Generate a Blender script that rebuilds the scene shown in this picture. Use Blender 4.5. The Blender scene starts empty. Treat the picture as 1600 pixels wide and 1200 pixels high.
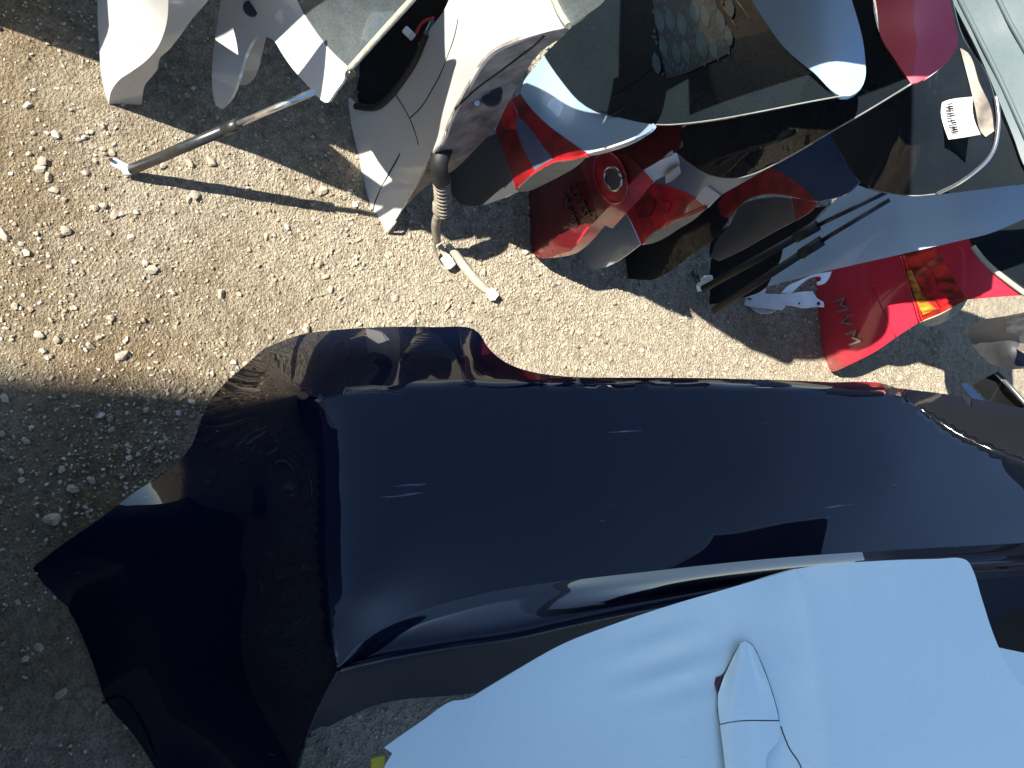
import bpy, bmesh, math, random
import numpy as np
from mathutils import Vector, Matrix, noise
from mathutils.geometry import delaunay_2d_cdt

S = bpy.context.scene
COL = S.collection
random.seed(7); np.random.seed(7)

# ------------------------------------------------------------------ camera
CAM_H, PITCH, FPX = 1.45, math.radians(60), 1280.0
SP, CP = math.sin(PITCH), math.cos(PITCH)
cd = bpy.data.cameras.new('camera'); cam = bpy.data.objects.new('camera', cd); COL.objects.link(cam)
cd.sensor_width = 36; cd.lens = FPX / 1600 * 36; cd.clip_start = .02; cd.clip_end = 400
R = Matrix(((0, -1, 0), (SP, 0, -CP), (CP, 0, SP)))      # columns: image right, image up, backward
cam.matrix_world = Matrix.Translation((0, 0, CAM_H)) @ R.to_4x4()
S.camera = cam

# ------------------------------------------------------------------ sky, sun, exposure
SUN_EL, SUN_AZ = math.radians(43), math.radians(17)        # light travels towards +Y, a little towards +X
w = bpy.data.worlds.new('World'); S.world = w; w.use_nodes = True
nt = w.node_tree; nt.nodes.clear()
sky = nt.nodes.new('ShaderNodeTexSky'); sky.sky_type = 'NISHITA'; sky.sun_disc = False
sky.sun_elevation = SUN_EL
sky.sun_rotation = math.pi + SUN_AZ                        # sun stands behind the camera (-Y)
sky.altitude = 3000; sky.air_density = 1.0; sky.dust_density = 0; sky.ozone_density = .7
bg = nt.nodes.new('ShaderNodeBackground'); bg.inputs[1].default_value = .105
out = nt.nodes.new('ShaderNodeOutputWorld')
nt.links.new(sky.outputs[0], bg.inputs[0]); nt.links.new(bg.outputs[0], out.inputs[0])
sl = bpy.data.lights.new('sun', 'SUN'); sl.energy = 5.0; sl.angle = math.radians(.53); sl.color = (1, .95, .86)
so = bpy.data.objects.new('sun', sl); COL.objects.link(so)
ldir = Vector((math.sin(SUN_AZ) * math.cos(SUN_EL), math.cos(SUN_AZ) * math.cos(SUN_EL), -math.sin(SUN_EL)))
so.rotation_euler = ldir.to_track_quat('-Z', 'Y').to_euler(); so.location = (0, -6, 8)
vs = S.view_settings; vs.view_transform = 'Standard'; vs.look = 'None'; vs.gamma = 1; vs.exposure = 1.48
S.cycles.max_bounces = 5; S.cycles.diffuse_bounces = 3; S.cycles.glossy_bounces = 4; S.cycles.transmission_bounces = 2

# ------------------------------------------------------------------ helpers
def ray(px, py):
    a = (px - 800) / FPX; b = (600 - py) / FPX
    return Vector((-b, a * SP + CP, a * CP - SP))
C0 = Vector((0, 0, CAM_H))
def Z(px, py, z):                      # a point at height z
    r = ray(px, py); t = (z - CAM_H) / r.z; return (px, py, 1 / t)
def Y(px, py, y, lean=0.):             # a point on the upright plane  y + lean*z
    r = ray(px, py); t = (y + lean * CAM_H) / (r.y - lean * r.z); return (px, py, 1 / t)
def P(px, py, z): return C0 + ray(px, py) / Z(px, py, z)[2]

class Surf:
    """Smooth surface through measured points: plane part plus thin-plate bending of inverse depth."""
    def __init__(s, ctrl, lam=1e-5):
        s.c = np.array(ctrl, float); n = len(s.c); xy = s.c[:, :2] / 500
        K = s.U(np.linalg.norm(xy[:, None] - xy[None], axis=2)); K += np.eye(n) * lam
        Pm = np.c_[np.ones(n), xy]; A = np.zeros((n + 3, n + 3)); A[:n, :n] = K; A[:n, n:] = Pm; A[n:, :n] = Pm.T
        s.w = np.linalg.lstsq(A, np.r_[s.c[:, 2], np.zeros(3)], rcond=None)[0]; s.xy = xy
    @staticmethod
    def U(r): return np.where(r > 1e-9, r * r * np.log(np.maximum(r, 1e-9)), 0)
    def pt(s, px, py, off=0.):
        q = np.array([px, py]) / 500; r = np.linalg.norm(s.xy - q, axis=1); n = len(r)
        v = s.U(r) @ s.w[:n] + s.w[n] + s.w[n + 1:] @ q
        d = ray(px, py); t = 1 / max(v, .15)
        return C0 + d * (t - off / d.length)

def curve(pts, step, closed=True):
    """Hermite curve through pixel points, sharp where the outline turns sharply."""
    n = len(pts); p = [Vector(q[:2]) for q in pts]; tg = []
    for i in range(n):
        if not closed and i in (0, n - 1): tg.append(None); continue
        a = p[i] - p[i - 1]; b = p[(i + 1) % n] - p[i]
        tg.append(None if a.length < 1e-6 or b.length < 1e-6 or a.angle(b) > .75 else (a.normalized() + b.normalized()).normalized())
    o = []
    for i in range(n if closed else n - 1):
        A, B = p[i], p[(i + 1) % n]; L = (B - A).length; k = max(1, int(round(L / step)))
        ta = tg[i] * L if tg[i] else (B - A); tb = tg[(i + 1) % n] * L if tg[(i + 1) % n] else (B - A)
        for j in range(k):
            t = j / k; h1 = 2*t**3 - 3*t*t + 1; h2 = t**3 - 2*t*t + t; h3 = -2*t**3 + 3*t*t; h4 = t**3 - t*t
            o.append(A * h1 + ta * h2 + B * h3 + tb * h4)
    if not closed: o.append(p[-1])
    return o

def inside(poly, x, y):
    c = False; j = len(poly) - 1
    for i in range(len(poly)):
        if (poly[i].y > y) != (poly[j].y > y) and x < (poly[j].x - poly[i].x) * (y - poly[i].y) / (poly[j].y - poly[i].y) + poly[i].x: c = not c
        j = i
    return c

def link(o, parent=None):
    COL.objects.link(o)
    if parent: o.parent = parent
    return o
def mesh_obj(name, V, Fc, mat, parent=None, smooth=None):
    base = parent_base(parent)
    me = bpy.data.meshes.new(name); me.from_pydata([tuple(Vector(v) - base) for v in V], [], Fc); me.update()
    if smooth is not None:
        me.polygons.foreach_set('use_smooth', smooth if hasattr(smooth, '__len__') else [smooth] * len(me.polygons))
    me.materials.append(mat)
    return link(bpy.data.objects.new(name, me), parent)
def parent_base(p):
    b = Vector((0, 0, 0))
    while p: b += p.location; p = p.parent
    return b
def thing(name, label, cat, loc, group=None):
    o = bpy.data.objects.new(name, None); o.location = loc; o.empty_display_size = .1
    tag(o, label, cat, group); return link(o)
def tag(o, label, cat, group=None):
    o['label'] = label; o['category'] = cat
    if group: o['group'] = group
    return o

def flat_tri(poly, step):
    vs_ = list(poly); n = len(vs_)
    x0 = min(v.x for v in poly); x1 = max(v.x for v in poly); y0 = min(v.y for v in poly); y1 = max(v.y for v in poly)
    pa = np.array([[v.x, v.y] for v in poly]); r = 0; y = y0 + step / 2
    while y < y1:
        x = x0 + (step / 2 if r % 2 else 0)
        while x < x1:
            if inside(poly, x, y) and np.min(np.hypot(pa[:, 0] - x, pa[:, 1] - y)) > step * .55: vs_.append(Vector((x, y)))
            x += step
        y += step * .87; r += 1
    res = delaunay_2d_cdt(vs_, [(i, (i + 1) % n) for i in range(n)], [], 1, 1e-4)
    return res[0], res[2], res[1]

def sheet(name, sheets, mat, parent=None, step=14, thick=.004, off=0., fn=None, sharp=False, back='inner'):
    """One shell. sheets: list of (outline pixels, Surf). Neighbouring sheets share outline points and are welded."""
    if isinstance(sheets, tuple): sheets = [sheets]
    bm = bmesh.new()
    shared = {}
    for outl, sf in sheets:
        if not isinstance(sf, Surf): sf = Surf(sf)
        poly = curve(outl, step * .8)
        v2, f2, e2 = flat_tri(poly, step)
        vv = []
        for v in v2:
            p = sf.pt(v.x, v.y, off)
            if fn: p = fn(v.x, v.y, p)
            vv.append(bm.verts.new(p)); shared.setdefault((round(v.x, 1), round(v.y, 1)), []).append(vv[-1])
        for f in f2:
            try: bm.faces.new([vv[i] for i in f])
            except ValueError: pass
    for q in shared.values():
        if len(q) > 1:
            m_ = sum((v.co for v in q), Vector()) / len(q)
            for v in q: v.co = m_
    if len(sheets) > 1: bmesh.ops.remove_doubles(bm, verts=bm.verts, dist=.0015)
    bmesh.ops.recalc_face_normals(bm, faces=bm.faces)
    bm.normal_update()
    a = sum(f.calc_area() * (1 if f.normal.dot(C0 - f.calc_center_median()) > 0 else -1) for f in bm.faces)
    if a < 0: bmesh.ops.reverse_faces(bm, faces=bm.faces); bm.normal_update()
    bm.verts.index_update()
    V = [v.co.copy() for v in bm.verts]; n = len(V)
    Fc = [[v.index for v in f.verts] for f in bm.faces]; sm = [not sharp] * len(Fc); nf = len(Fc)
    if thick:
        V += [v.co - v.normal * thick for v in bm.verts]
        Fc += [[i + n for i in reversed(f)] for f in Fc]; sm += [not sharp] * (len(Fc) - len(sm))
        for e in bm.edges:
            if len(e.link_loops) == 1:
                l = e.link_loops[0]; a_, b_ = l.vert.index, l.link_loop_next.vert.index
                k = len(V); V += [V[b_], V[a_], V[a_ + n], V[b_ + n]]; Fc.append([k, k + 1, k + 2, k + 3]); sm.append(False)
    bm.free()
    o = mesh_obj(name, V, Fc, mat, parent, sm)
    if thick and back:                  # the unpainted inside
        o.data.materials.append(M[back]); mi = [0] * len(Fc); mi[nf:2 * nf] = [1] * nf; o.data.polygons.foreach_set('material_index', mi)
    return o

def tube(name, pts, rad, mat, parent=None, seg=10, res=6, base=None):
    """Round tube through 3D points, radius per point, smooth."""
    pts = [Vector(p) for p in pts]; rad = rad if hasattr(rad, '__len__') else [rad] * len(pts)
    c, rr = [], []
    n = len(pts)
    for i in range(n - 1):
        p0, p1, p2, p3 = pts[max(i - 1, 0)], pts[i], pts[i + 1], pts[min(i + 2, n - 1)]
        k = res if n > 2 else 1
        for j in range(k):
            t = j / k
            c.append(.5 * ((2 * p1) + (p2 - p0) * t + (2*p0 - 5*p1 + 4*p2 - p3) * t*t + (-p0 + 3*p1 - 3*p2 + p3) * t**3)); rr.append(rad[i] * (1 - t) + rad[i + 1] * t)
    c.append(pts[-1]); rr.append(rad[-1])
    V, Fc = [], []; up = Vector((.31, .2, .93))
    for i, p in enumerate(c):
        d = (c[min(i + 1, len(c) - 1)] - c[max(i - 1, 0)]).normalized(); u = d.cross(up).normalized(); v = d.cross(u)
        for k in range(seg):
            a = 2 * math.pi * k / seg; V.append(p + (u * math.cos(a) + v * math.sin(a)) * rr[i])
    for i in range(len(c) - 1):
        for k in range(seg):
            Fc.append([i * seg + k, i * seg + (k + 1) % seg, (i + 1) * seg + (k + 1) % seg, (i + 1) * seg + k])
    sm = [True] * len(Fc)
    Fc += [list(range(seg))[::-1], [(len(c) - 1) * seg + k for k in range(seg)]]; sm += [False, False]
    if base is not None:
        o = mesh_obj(name, [v - Vector(base) for v in V], Fc, mat, None, sm); o.location = base; return o
    return mesh_obj(name, V, Fc, mat, parent, sm)

def block(name, c, ax, size, mat, parent=None, bev=.0015):
    """Bevelled box, ax = 3 axis vectors."""
    bm = bmesh.new(); bmesh.ops.create_cube(bm, size=1)
    for v in bm.verts: v.co = Vector([v.co[i] * size[i] for i in range(3)])
    bmesh.ops.bevel(bm, geom=bm.edges[:], offset=bev, segments=2, affect='EDGES')
    V = [Vector(c) + ax[0] * v.co.x + ax[1] * v.co.y + ax[2] * v.co.z for v in bm.verts]; bm.verts.index_update()
    Fc = [[v.index for v in f.verts] for f in bm.faces]; bm.free()
    return mesh_obj(name, V, Fc, mat, parent, False)
def frame_from(d):
    d = Vector(d).normalized(); u = d.cross(Vector((0, 0, 1)))
    u = u.normalized() if u.length > 1e-3 else Vector((1, 0, 0)); return d, u, d.cross(u)

def letters(txt, sf, p0, U, V_, mat, parent, name, off=.002, thick=.003):
    """Flat lettering laid on a surface: p0 pixel start of the baseline, U baseline vector per em, V_ letter height vector."""
    cu = bpy.data.curves.new('f', 'FONT'); cu.body = txt; cu.resolution_u = 2; cu.extrude = 0
    o = bpy.data.objects.new('f', cu); COL.objects.link(o)
    me = o.to_mesh(); vs_ = [v.co.copy() for v in me.vertices]; fs = [list(p.vertices) for p in me.polygons]; o.to_mesh_clear()
    bpy.data.objects.remove(o); bpy.data.curves.remove(cu)
    W = [sf.pt(p0[0] + v.x * U[0] + v.y * V_[0], p0[1] + v.x * U[1] + v.y * V_[1], off + thick) for v in vs_]
    B = [sf.pt(p0[0] + v.x * U[0] + v.y * V_[0], p0[1] + v.x * U[1] + v.y * V_[1], off - .002) for v in vs_]
    n = len(W); cnt = {}
    for f in fs:
        for i in range(len(f)):
            e = (f[i], f[(i + 1) % len(f)]); cnt[tuple(sorted(e))] = cnt.get(tuple(sorted(e)), []) + [e]
    Fc = [f for f in fs] + [[i + n for i in reversed(f)] for f in fs]
    for k, e in cnt.items():
        if len(e) == 1: a, b = e[0]; Fc.append([b, a, a + n, b + n])
    return mesh_obj(name, W + B, Fc, mat, parent, False)

# ------------------------------------------------------------------ materials
def nodes(name):
    m = bpy.data.materials.new(name); m.use_nodes = True; t = m.node_tree
    return m, t, t.nodes['Principled BSDF']
def tex(t, kind, scale, detail=4, rough=.6, coord=None, **kw):
    n = t.nodes.new(kind)
    if 'Scale' in n.inputs: n.inputs['Scale'].default_value = scale
    if 'Detail' in n.inputs: n.inputs['Detail'].default_value = detail
    if 'Roughness' in n.inputs: n.inputs['Roughness'].default_value = rough
    if coord is None:
        coord = next((x for x in t.nodes if x.type == 'NEW_GEOMETRY'), None) or t.nodes.new('ShaderNodeNewGeometry')
    t.links.new(coord.outputs['Position'] if coord.type == 'NEW_GEOMETRY' else coord.outputs[0], n.inputs['Vector'])
    return n
def ramp(t, src, stops):
    r = t.nodes.new('ShaderNodeValToRGB'); e = r.color_ramp.elements
    while len(e) < len(stops): e.new(.5)
    for i, (p, c) in enumerate(stops): e[i].position = p; e[i].color = c if len(c) == 4 else (*c, 1)
    t.links.new(src, r.inputs[0]); return r
def mix(t, fac, a, b, blend='MIX'):
    m = t.nodes.new('ShaderNodeMix'); m.data_type = 'RGBA'; m.blend_type = blend
    for s_, v in ((0, fac), (6, a), (7, b)):
        if hasattr(v, 'links') or hasattr(v, 'is_linked'): t.links.new(v, m.inputs[s_])
        else: m.inputs[s_].default_value = v if s_ == 0 else (*v, 1)
    return m.outputs[2]
def bump(t, src, strength, dist, b):
    n = t.nodes.new('ShaderNodeBump'); n.inputs['Strength'].default_value = strength; n.inputs['Distance'].default_value = dist
    t.links.new(src, n.inputs['Height']); t.links.new(n.outputs[0], b.inputs['Normal']); return n

def paint(name, col, metal=0., rough=.35, coat=1., dust=.12, scr=.0, dcol=(.34, .28, .2), coat_r=.03, spec=.5):
    m, t, b = nodes(name)
    d1 = tex(t, 'ShaderNodeTexNoise', 9, 6, .65); d2 = tex(t, 'ShaderNodeTexNoise', 160, 3, .7)
    mm = t.nodes.new('ShaderNodeMath'); mm.operation = 'MULTIPLY'; t.links.new(d1.outputs[0], mm.inputs[0]); t.links.new(d2.outputs[0], mm.inputs[1])
    f = ramp(t, mm.outputs[0], [(.12, (0, 0, 0)), (.5, (dust * 2,) * 3)])
    c = mix(t, f.outputs[0], col, dcol)
    b.inputs['Metallic'].default_value = metal; b.inputs['Roughness'].default_value = rough
    b.inputs['Specular IOR Level'].default_value = spec
    b.inputs['Coat Weight'].default_value = coat; b.inputs['Coat Roughness'].default_value = coat_r
    if scr:
        geo = next(x for x in t.nodes if x.type == 'NEW_GEOMETRY')
        mp = t.nodes.new('ShaderNodeMapping'); mp.inputs['Scale'].default_value = (160, 9, 40); mp.inputs['Rotation'].default_value = (0, 0, .35)
        t.links.new(geo.outputs['Position'], mp.inputs[0])
        sn = tex(t, 'ShaderNodeTexNoise', 1, 2, .5, mp); big = tex(t, 'ShaderNodeTexNoise', 6, 2, .5)
        mk = ramp(t, sn.outputs[0], [(.725, (0, 0, 0)), (.76, (1, 1, 1))]); mb = ramp(t, big.outputs[0], [(.54, (0, 0, 0)), (.62, (1, 1, 1))])
        q = t.nodes.new('ShaderNodeMath'); q.operation = 'MULTIPLY'; t.links.new(mk.outputs[0], q.inputs[0]); t.links.new(mb.outputs[0], q.inputs[1])
        q2 = t.nodes.new('ShaderNodeMath'); q2.operation = 'MULTIPLY'; q2.inputs[1].default_value = scr; t.links.new(q.outputs[0], q2.inputs[0])
        c = mix(t, q2.outputs[0], c, (.5, .55, .6))
    t.links.new(c, b.inputs['Base Color'])
    cr = ramp(t, d1.outputs[0], [(.35, (coat_r,) * 3), (.75, (coat_r + .5 * dust,) * 3)]); t.links.new(cr.outputs[0], b.inputs['Coat Roughness'])
    return m
def plain(name, col, rough=.6, metal=0., vary=.25, scale=40, bmp=.0, spec=.5, coat=0.):
    m, t, b = nodes(name)
    n = tex(t, 'ShaderNodeTexNoise', scale, 5, .6)
    r = ramp(t, n.outputs[0], [(.3, tuple(x * (1 - vary) for x in col)), (.7, tuple(min(1, x * (1 + vary)) for x in col))])
    t.links.new(r.outputs[0], b.inputs['Base Color']); b.inputs['Roughness'].default_value = rough; b.inputs['Metallic'].default_value = metal
    b.inputs['Specular IOR Level'].default_value = spec; b.inputs['Coat Weight'].default_value = coat
    if bmp: bump(t, n.outputs[0], .6, bmp, b)
    return m
def dusty_glass(name, dust, col=(.006, .008, .010), streak=.5):
    m, t, b = nodes(name)
    a = tex(t, 'ShaderNodeTexNoise', 14, 5, .7); s1 = tex(t, 'ShaderNodeTexNoise', 330, 2, .8)
    vo = tex(t, 'ShaderNodeTexVoronoi', 90)
    spk = ramp(t, vo.outputs['Distance'], [(.03, (1, 1, 1)), (.10, (0, 0, 0))])
    mm = t.nodes.new('ShaderNodeMath'); mm.operation = 'MULTIPLY'; t.links.new(a.outputs[0], mm.inputs[0]); t.links.new(s1.outputs[0], mm.inputs[1])
    f = ramp(t, mm.outputs[0], [(.10, (dust * .55,) * 3), (.45, (dust * 1.6,) * 3)])
    f2 = mix(t, .12, f.outputs[0], spk.outputs[0], 'ADD')
    c = mix(t, f2, col, (.36, .42, .42))
    t.links.new(c, b.inputs['Base Color']); b.inputs['Roughness'].default_value = .45
    b.inputs['Coat Weight'].default_value = 1; b.inputs['Coat Roughness'].default_value = .02; b.inputs['Specular IOR Level'].default_value = .05
    return m
def lens(name, col, stripes=None, rough=.08):
    m, t, b = nodes(name)
    n = tex(t, 'ShaderNodeTexNoise', 25, 3, .6); r = ramp(t, n.outputs[0], [(.35, tuple(x * .45 for x in col)), (.65, tuple(min(1, x * 1.25) for x in col))])
    c = r.outputs[0]
    if stripes:
        geo = next(x for x in t.nodes if x.type == 'NEW_GEOMETRY'); mp = t.nodes.new('ShaderNodeMapping'); mp.inputs['Scale'].default_value = stripes
        t.links.new(geo.outputs['Position'], mp.inputs[0]); s_ = tex(t, 'ShaderNodeTexNoise', 1, 2, .5, mp)
        q = ramp(t, s_.outputs[0], [(.42, (.25, .25, .25)), (.6, (1, 1, 1))]); c = mix(t, 1., c, q.outputs[0], 'MULTIPLY')
    t.links.new(c, b.inputs['Base Color']); b.inputs['Roughness'].default_value = .35
    b.inputs['Coat Weight'].default_value = 1; b.inputs['Coat Roughness'].default_value = rough
    return m

M = {}
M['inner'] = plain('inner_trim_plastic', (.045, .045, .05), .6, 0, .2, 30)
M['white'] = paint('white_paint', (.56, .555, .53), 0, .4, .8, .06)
M['white2'] = paint('white_paint_darker', (.40, .39, .36), 0, .45, .6, .12)  # darker copy of the white paint, mostly for parts in shade
M['silver'] = paint('silver_blue_paint', (.30, .42, .53), .35, .5, .8, .05)
M['silver2'] = paint('silver_grey_paint', (.26, .30, .36), .35, .45, .8, .06)
M['slate'] = paint('slate_blue_paint', (.40, .54, .66), .2, .45, .9, .04)
M['teal'] = paint('grey_green_paint', (.05, .08, .09), .0, .65, .12, .06, coat_r=.3)
M['dkblue'] = paint('deep_blue_paint', (.02, .05, .13), .4, .3, 1, .03)
M['dkgrey'] = paint('dark_grey_paint', (.10, .105, .12), .5, .38, .8, .1)
M['black'] = paint('black_paint', (.008, .009, .011), 0, .5, .35, .01, spec=.1)
M['wine'] = paint('dark_red_paint', (.11, .005, .009), .2, .32, .8, .02, spec=.2)
M['red'] = paint('red_paint', (.56, .018, .045), .15, .3, 1, .03)
M['navy'] = paint('navy_paint', (.0003, .0028, .014), .0, .3, 1., .004, scr=.4, coat_r=.008, spec=.03)
M['navy_dull'] = paint('navy_dull', (.003, .008, .020), .0, .55, .1, .01, coat_r=.2, spec=.12)
M['pale'] = paint('pale_blue_white_paint', (.86, .97, .88), .0, .25, 1., .09, scr=.3, dcol=(.5, .56, .56))
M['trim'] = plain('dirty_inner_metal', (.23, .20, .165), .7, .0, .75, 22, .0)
M['beige'] = plain('lamp_housing_plastic', (.34, .31, .22), .6, 0, .15, 30)
M['rubber'] = plain('black_rubber', (.011, .011, .012), .6, 0, .3, 60)
M['seal'] = plain('dusty_rubber_seal', (.30, .29, .22), .7, 0, .3, 80)
M['edge'] = plain('ground_glass_edge', (.22, .23, .21), .5, 0, .2, 60)
M['boot'] = plain('dusty_rubber_boot', (.27, .235, .18), .8, 0, .4, 70, .001)
M['tape'] = plain('cloth_tape', (.40, .35, .27), .8, 0, .25, 90)
M['connector'] = plain('white_plastic', (.75, .75, .73), .5, 0, .1, 60)
M['steel'] = plain('dark_steel_tube', (.055, .055, .055), .32, .6, .3, 90)
M['rod'] = plain('bright_steel_rod', (.78, .76, .72), .22, .9, .08, 90)
M['zinc'] = plain('white_hinge_paint', (.62, .63, .68), .5, .1, .15, 30)
M['chrome'] = plain('chrome_letters', (.55, .56, .55), .25, .9, .15, 60)
M['dkchrome'] = plain('dark_chrome_letters', (.16, .16, .16), .3, .9, .15, 60)
M['gl_dark'] = dusty_glass('dark_glass', .015, (.003, .006, .011))
M['gl_dust'] = dusty_glass('dusty_glass', .010, (.004, .007, .010))
M['gl_pale'] = dusty_glass('pale_dusty_glass', .16, (.02, .024, .024))
M['lens'] = lens('red_lens', (.62, .012, .02))
M['lens_dk'] = lens('dark_red_lens', (.24, .007, .010))
M['lens_str'] = lens('ribbed_red_lens', (.66, .03, .02), (40, 14, 14))
M['amber'] = lens('amber_patch', (.85, .30, .03), (60, 20, 20))
M['rev'] = plain('clear_lens', (.16, .20, .30), .2, .5, .3, 30, coat=1.)
M['wire_red'] = plain('red_wire', (.6, .02, .04), .5, 0, .1)
M['wire_teal'] = plain('teal_wire', (.02, .2, .28), .5, 0, .1)
M['yellow'] = plain('yellow_plastic', (.65, .5, .03), .5, 0, .2)
M['concrete'] = plain('concrete', (.32, .31, .29), .85, 0, .2, 4, .003)

def ground_mat():
    m, t, b = nodes('dirt_and_gravel')
    n1 = tex(t, 'ShaderNodeTexNoise', 2.6, 6, .6); n2 = tex(t, 'ShaderNodeTexNoise', 55, 6, .75); n3 = tex(t, 'ShaderNodeTexNoise', 260, 3, .7)
    a = ramp(t, n1.outputs[0], [(.34, (.28, .205, .12)), (.5, (.345, .275, .18)), (.64, (.39, .335, .24))])
    f = ramp(t, n2.outputs[0], [(.3, (.5, .46, .42)), (.55, (1, 1, 1)), (.8, (1.25, 1.25, 1.22))])
    g = ramp(t, n3.outputs[0], [(.3, (.55, .52, .48)), (.6, (1.08, 1.08, 1.08))])
    geo = next(x for x in t.nodes if x.type == 'NEW_GEOMETRY'); sx = t.nodes.new('ShaderNodeSeparateXYZ'); t.links.new(geo.outputs['Position'], sx.inputs[0])
    q1 = t.nodes.new('ShaderNodeMath'); q1.operation = 'MULTIPLY_ADD'; t.links.new(n1.outputs[0], q1.inputs[0]); q1.inputs[1].default_value = .8; t.links.new(sx.outputs[1], q1.inputs[2])
    gm = ramp(t, q1.outputs[0], [(.45, (0, 0, 0)), (.95, (1, 1, 1))])      # bare brown dirt gives way to pale crushed stone
    pal = mix(t, gm.outputs[0], a.outputs[0], (.60, .53, .40))
    c = mix(t, 1., pal, f.outputs[0], 'MULTIPLY'); c = mix(t, 1., c, g.outputs[0], 'MULTIPLY')
    t.links.new(c, b.inputs['Base Color']); b.inputs['Roughness'].default_value = .95; b.inputs['Specular IOR Level'].default_value = .15
    vo = tex(t, 'ShaderNodeTexVoronoi', 170); ad = t.nodes.new('ShaderNodeMath'); ad.operation = 'ADD'
    t.links.new(vo.outputs['Distance'], ad.inputs[0]); t.links.new(n3.outputs[0], ad.inputs[1])
    bump(t, ad.outputs[0], 1., .006, b)
    return m
def stone_mat():
    m, t, b = nodes('stone')
    oi = t.nodes.new('ShaderNodeNewGeometry')
    n = tex(t, 'ShaderNodeTexNoise', 90, 4, .6, oi)
    isl = ramp(t, oi.outputs['Random Per Island'], [(0, (.24, .185, .125)), (.4, (.36, .30, .215)), (.75, (.43, .39, .31)), (1, (.50, .47, .40))])
    f = ramp(t, n.outputs[0], [(.3, (.75, .72, .7)), (.7, (1.1, 1.1, 1.1))])
    t.links.new(mix(t, 1., isl.outputs[0], f.outputs[0], 'MULTIPLY'), b.inputs['Base Color'])
    b.inputs['Roughness'].default_value = .9; b.inputs['Specular IOR Level'].default_value = .2
    bump(t, n.outputs[0], .5, .001, b)
    return m
M['ground'] = ground_mat(); M['stone'] = stone_mat(); M['pebble'] = plain('pebble', (.34, .29, .215), .9, 0, .25, 60, .001, .2)

# ------------------------------------------------------------------ ground
def relief(x, y):
    return .010 * (noise.noise((x * 2.1, y * 2.1, 0))) + .006 * noise.noise((x * 7, y * 7, 3)) + .0032 * noise.noise((x * 23, y * 23, 5)) + .0022 * noise.noise((x * 62, y * 62, 9)) - .004
xs = np.r_[-60, -20, -6, -2.5, np.linspace(-1.25, 1.25, 250), 2.5, 6, 20, 60]
ys = np.r_[-60, -20, -6, -1.5, np.linspace(-.45, 2.6, 300), 4, 8, 20, 60]
GV, GF = [], []
for yv in ys:
    for xv in xs:
        e = 1 if (abs(xv) < 1.2 and -.4 < yv < 2.5) else 0
        GV.append((xv, yv, relief(xv, yv) if e else -.004))
nx = len(xs)
for j in range(len(ys) - 1):
    for i in range(nx - 1):
        GF.append((j * nx + i, j * nx + i + 1, (j + 1) * nx + i + 1, (j + 1) * nx + i))
g = mesh_obj('ground', GV, GF, M['ground'], None, True); g['kind'] = 'structure'

def rock_shape(sub, seed):
    bm = bmesh.new(); bmesh.ops.create_icosphere(bm, subdivisions=sub, radius=1); rs = random.Random(seed)
    cuts = [(Vector((rs.gauss(0, 1), rs.gauss(0, 1), rs.gauss(0, 1))).normalized(), rs.uniform(.38, .8)) for _ in range(9)]
    sc = Vector((rs.uniform(.8, 1.25), rs.uniform(.7, 1.05), rs.uniform(.5, .8)))
    for v in bm.verts:
        for n_, d in cuts:
            h = v.co.dot(n_)
            if h > d: v.co -= n_ * (h - d)
        v.co = Vector((v.co.x * sc.x, v.co.y * sc.y, v.co.z * sc.z)) * (1 + rs.uniform(-.07, .07))
    bm.verts.index_update(); r = (np.array([v.co[:] for v in bm.verts]), [[v.index for v in f.verts] for f in bm.faces]); bm.free(); return r
def gravel(n):
    shp = [rock_shape(1, i) for i in range(10)]
    VV, FF = [], []; k = 0; rs = random.Random(3)
    tries = 0; cnt = 0
    while cnt < n and tries < n * 12:
        tries += 1
        x = rs.uniform(-.95, .75); y = rs.uniform(-.25, 2.3)
        # stony towards the middle of the yard and in one pale patch, bare dirt elsewhere
        d = noise.noise((x * 3.1, y * 3.1, 20)) * .5 + .30
        d += max(0, min(.5, (y - .25) * .9)) * (1 if x > -.5 else .4)
        d += .5 * math.exp(-((x - .12) ** 2 + (y - .12) ** 2) / .012)
        if rs.random() > d: continue
        r = .00185 * math.exp(abs(rs.gauss(0, .48)) ) * (1 if rs.random() < .97 else 1.6)
        v, f = shp[rs.randrange(10)]; a = rs.uniform(0, 6.28); ca, sa = math.cos(a), math.sin(a)
        q = v * r; q = np.c_[q[:, 0] * ca - q[:, 1] * sa + x, q[:, 0] * sa + q[:, 1] * ca + y, q[:, 2] + relief(x, y) + r * .38]
        VV.append(q); FF += [[i + k for i in t_] for t_ in f]; k += len(v); cnt += 1
    o = mesh_obj('gravel', np.concatenate(VV), FF, M['stone'], None, False); o['kind'] = 'stuff'; o['label'] = 'fine pale gravel strewn over the dirt'
gravel(42000)

STONES = [(66,250,18),(64,262,17),(75,276,16),(84,295,15),(133,267,13),(44,238,11),(161,231,11),(175,238,13),(303,306,23),(295,312,13),(297,256,14),(330,251,20),(147,322,15),
 (161,319,15),(181,334,20),(103,361,18),(170,363,12),(206,370,14),(6,366,20),(27,391,15),(162,195,12),(139,206,11),(162,290,12),(483,298,11),(227,411,14),(239,422,19),(346,459,18),
 (192,557,24),(172,495,15),(140,541,16),(67,550,14),(60,522,16),(88,531,15),(506,297,18),(509,433,14),(516,452,14),(480,512,19),(562,505,14),(645,500,19),(619,466,16),(497,414,12),
 (417,370,14),(606,400,11),(143,750,16),(79,809,28),(114,765,22),(175,672,14),(286,611,14),(96,733,15),(865,445,15),(905,520,12),(1010,480,13),(700,470,13),(955,560,12),(1085,545,13),(1190,560,11),
 (560,1120,14),(60,1010,16),(95,1085,18),(40,690,14),(230,640,13)]
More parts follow.
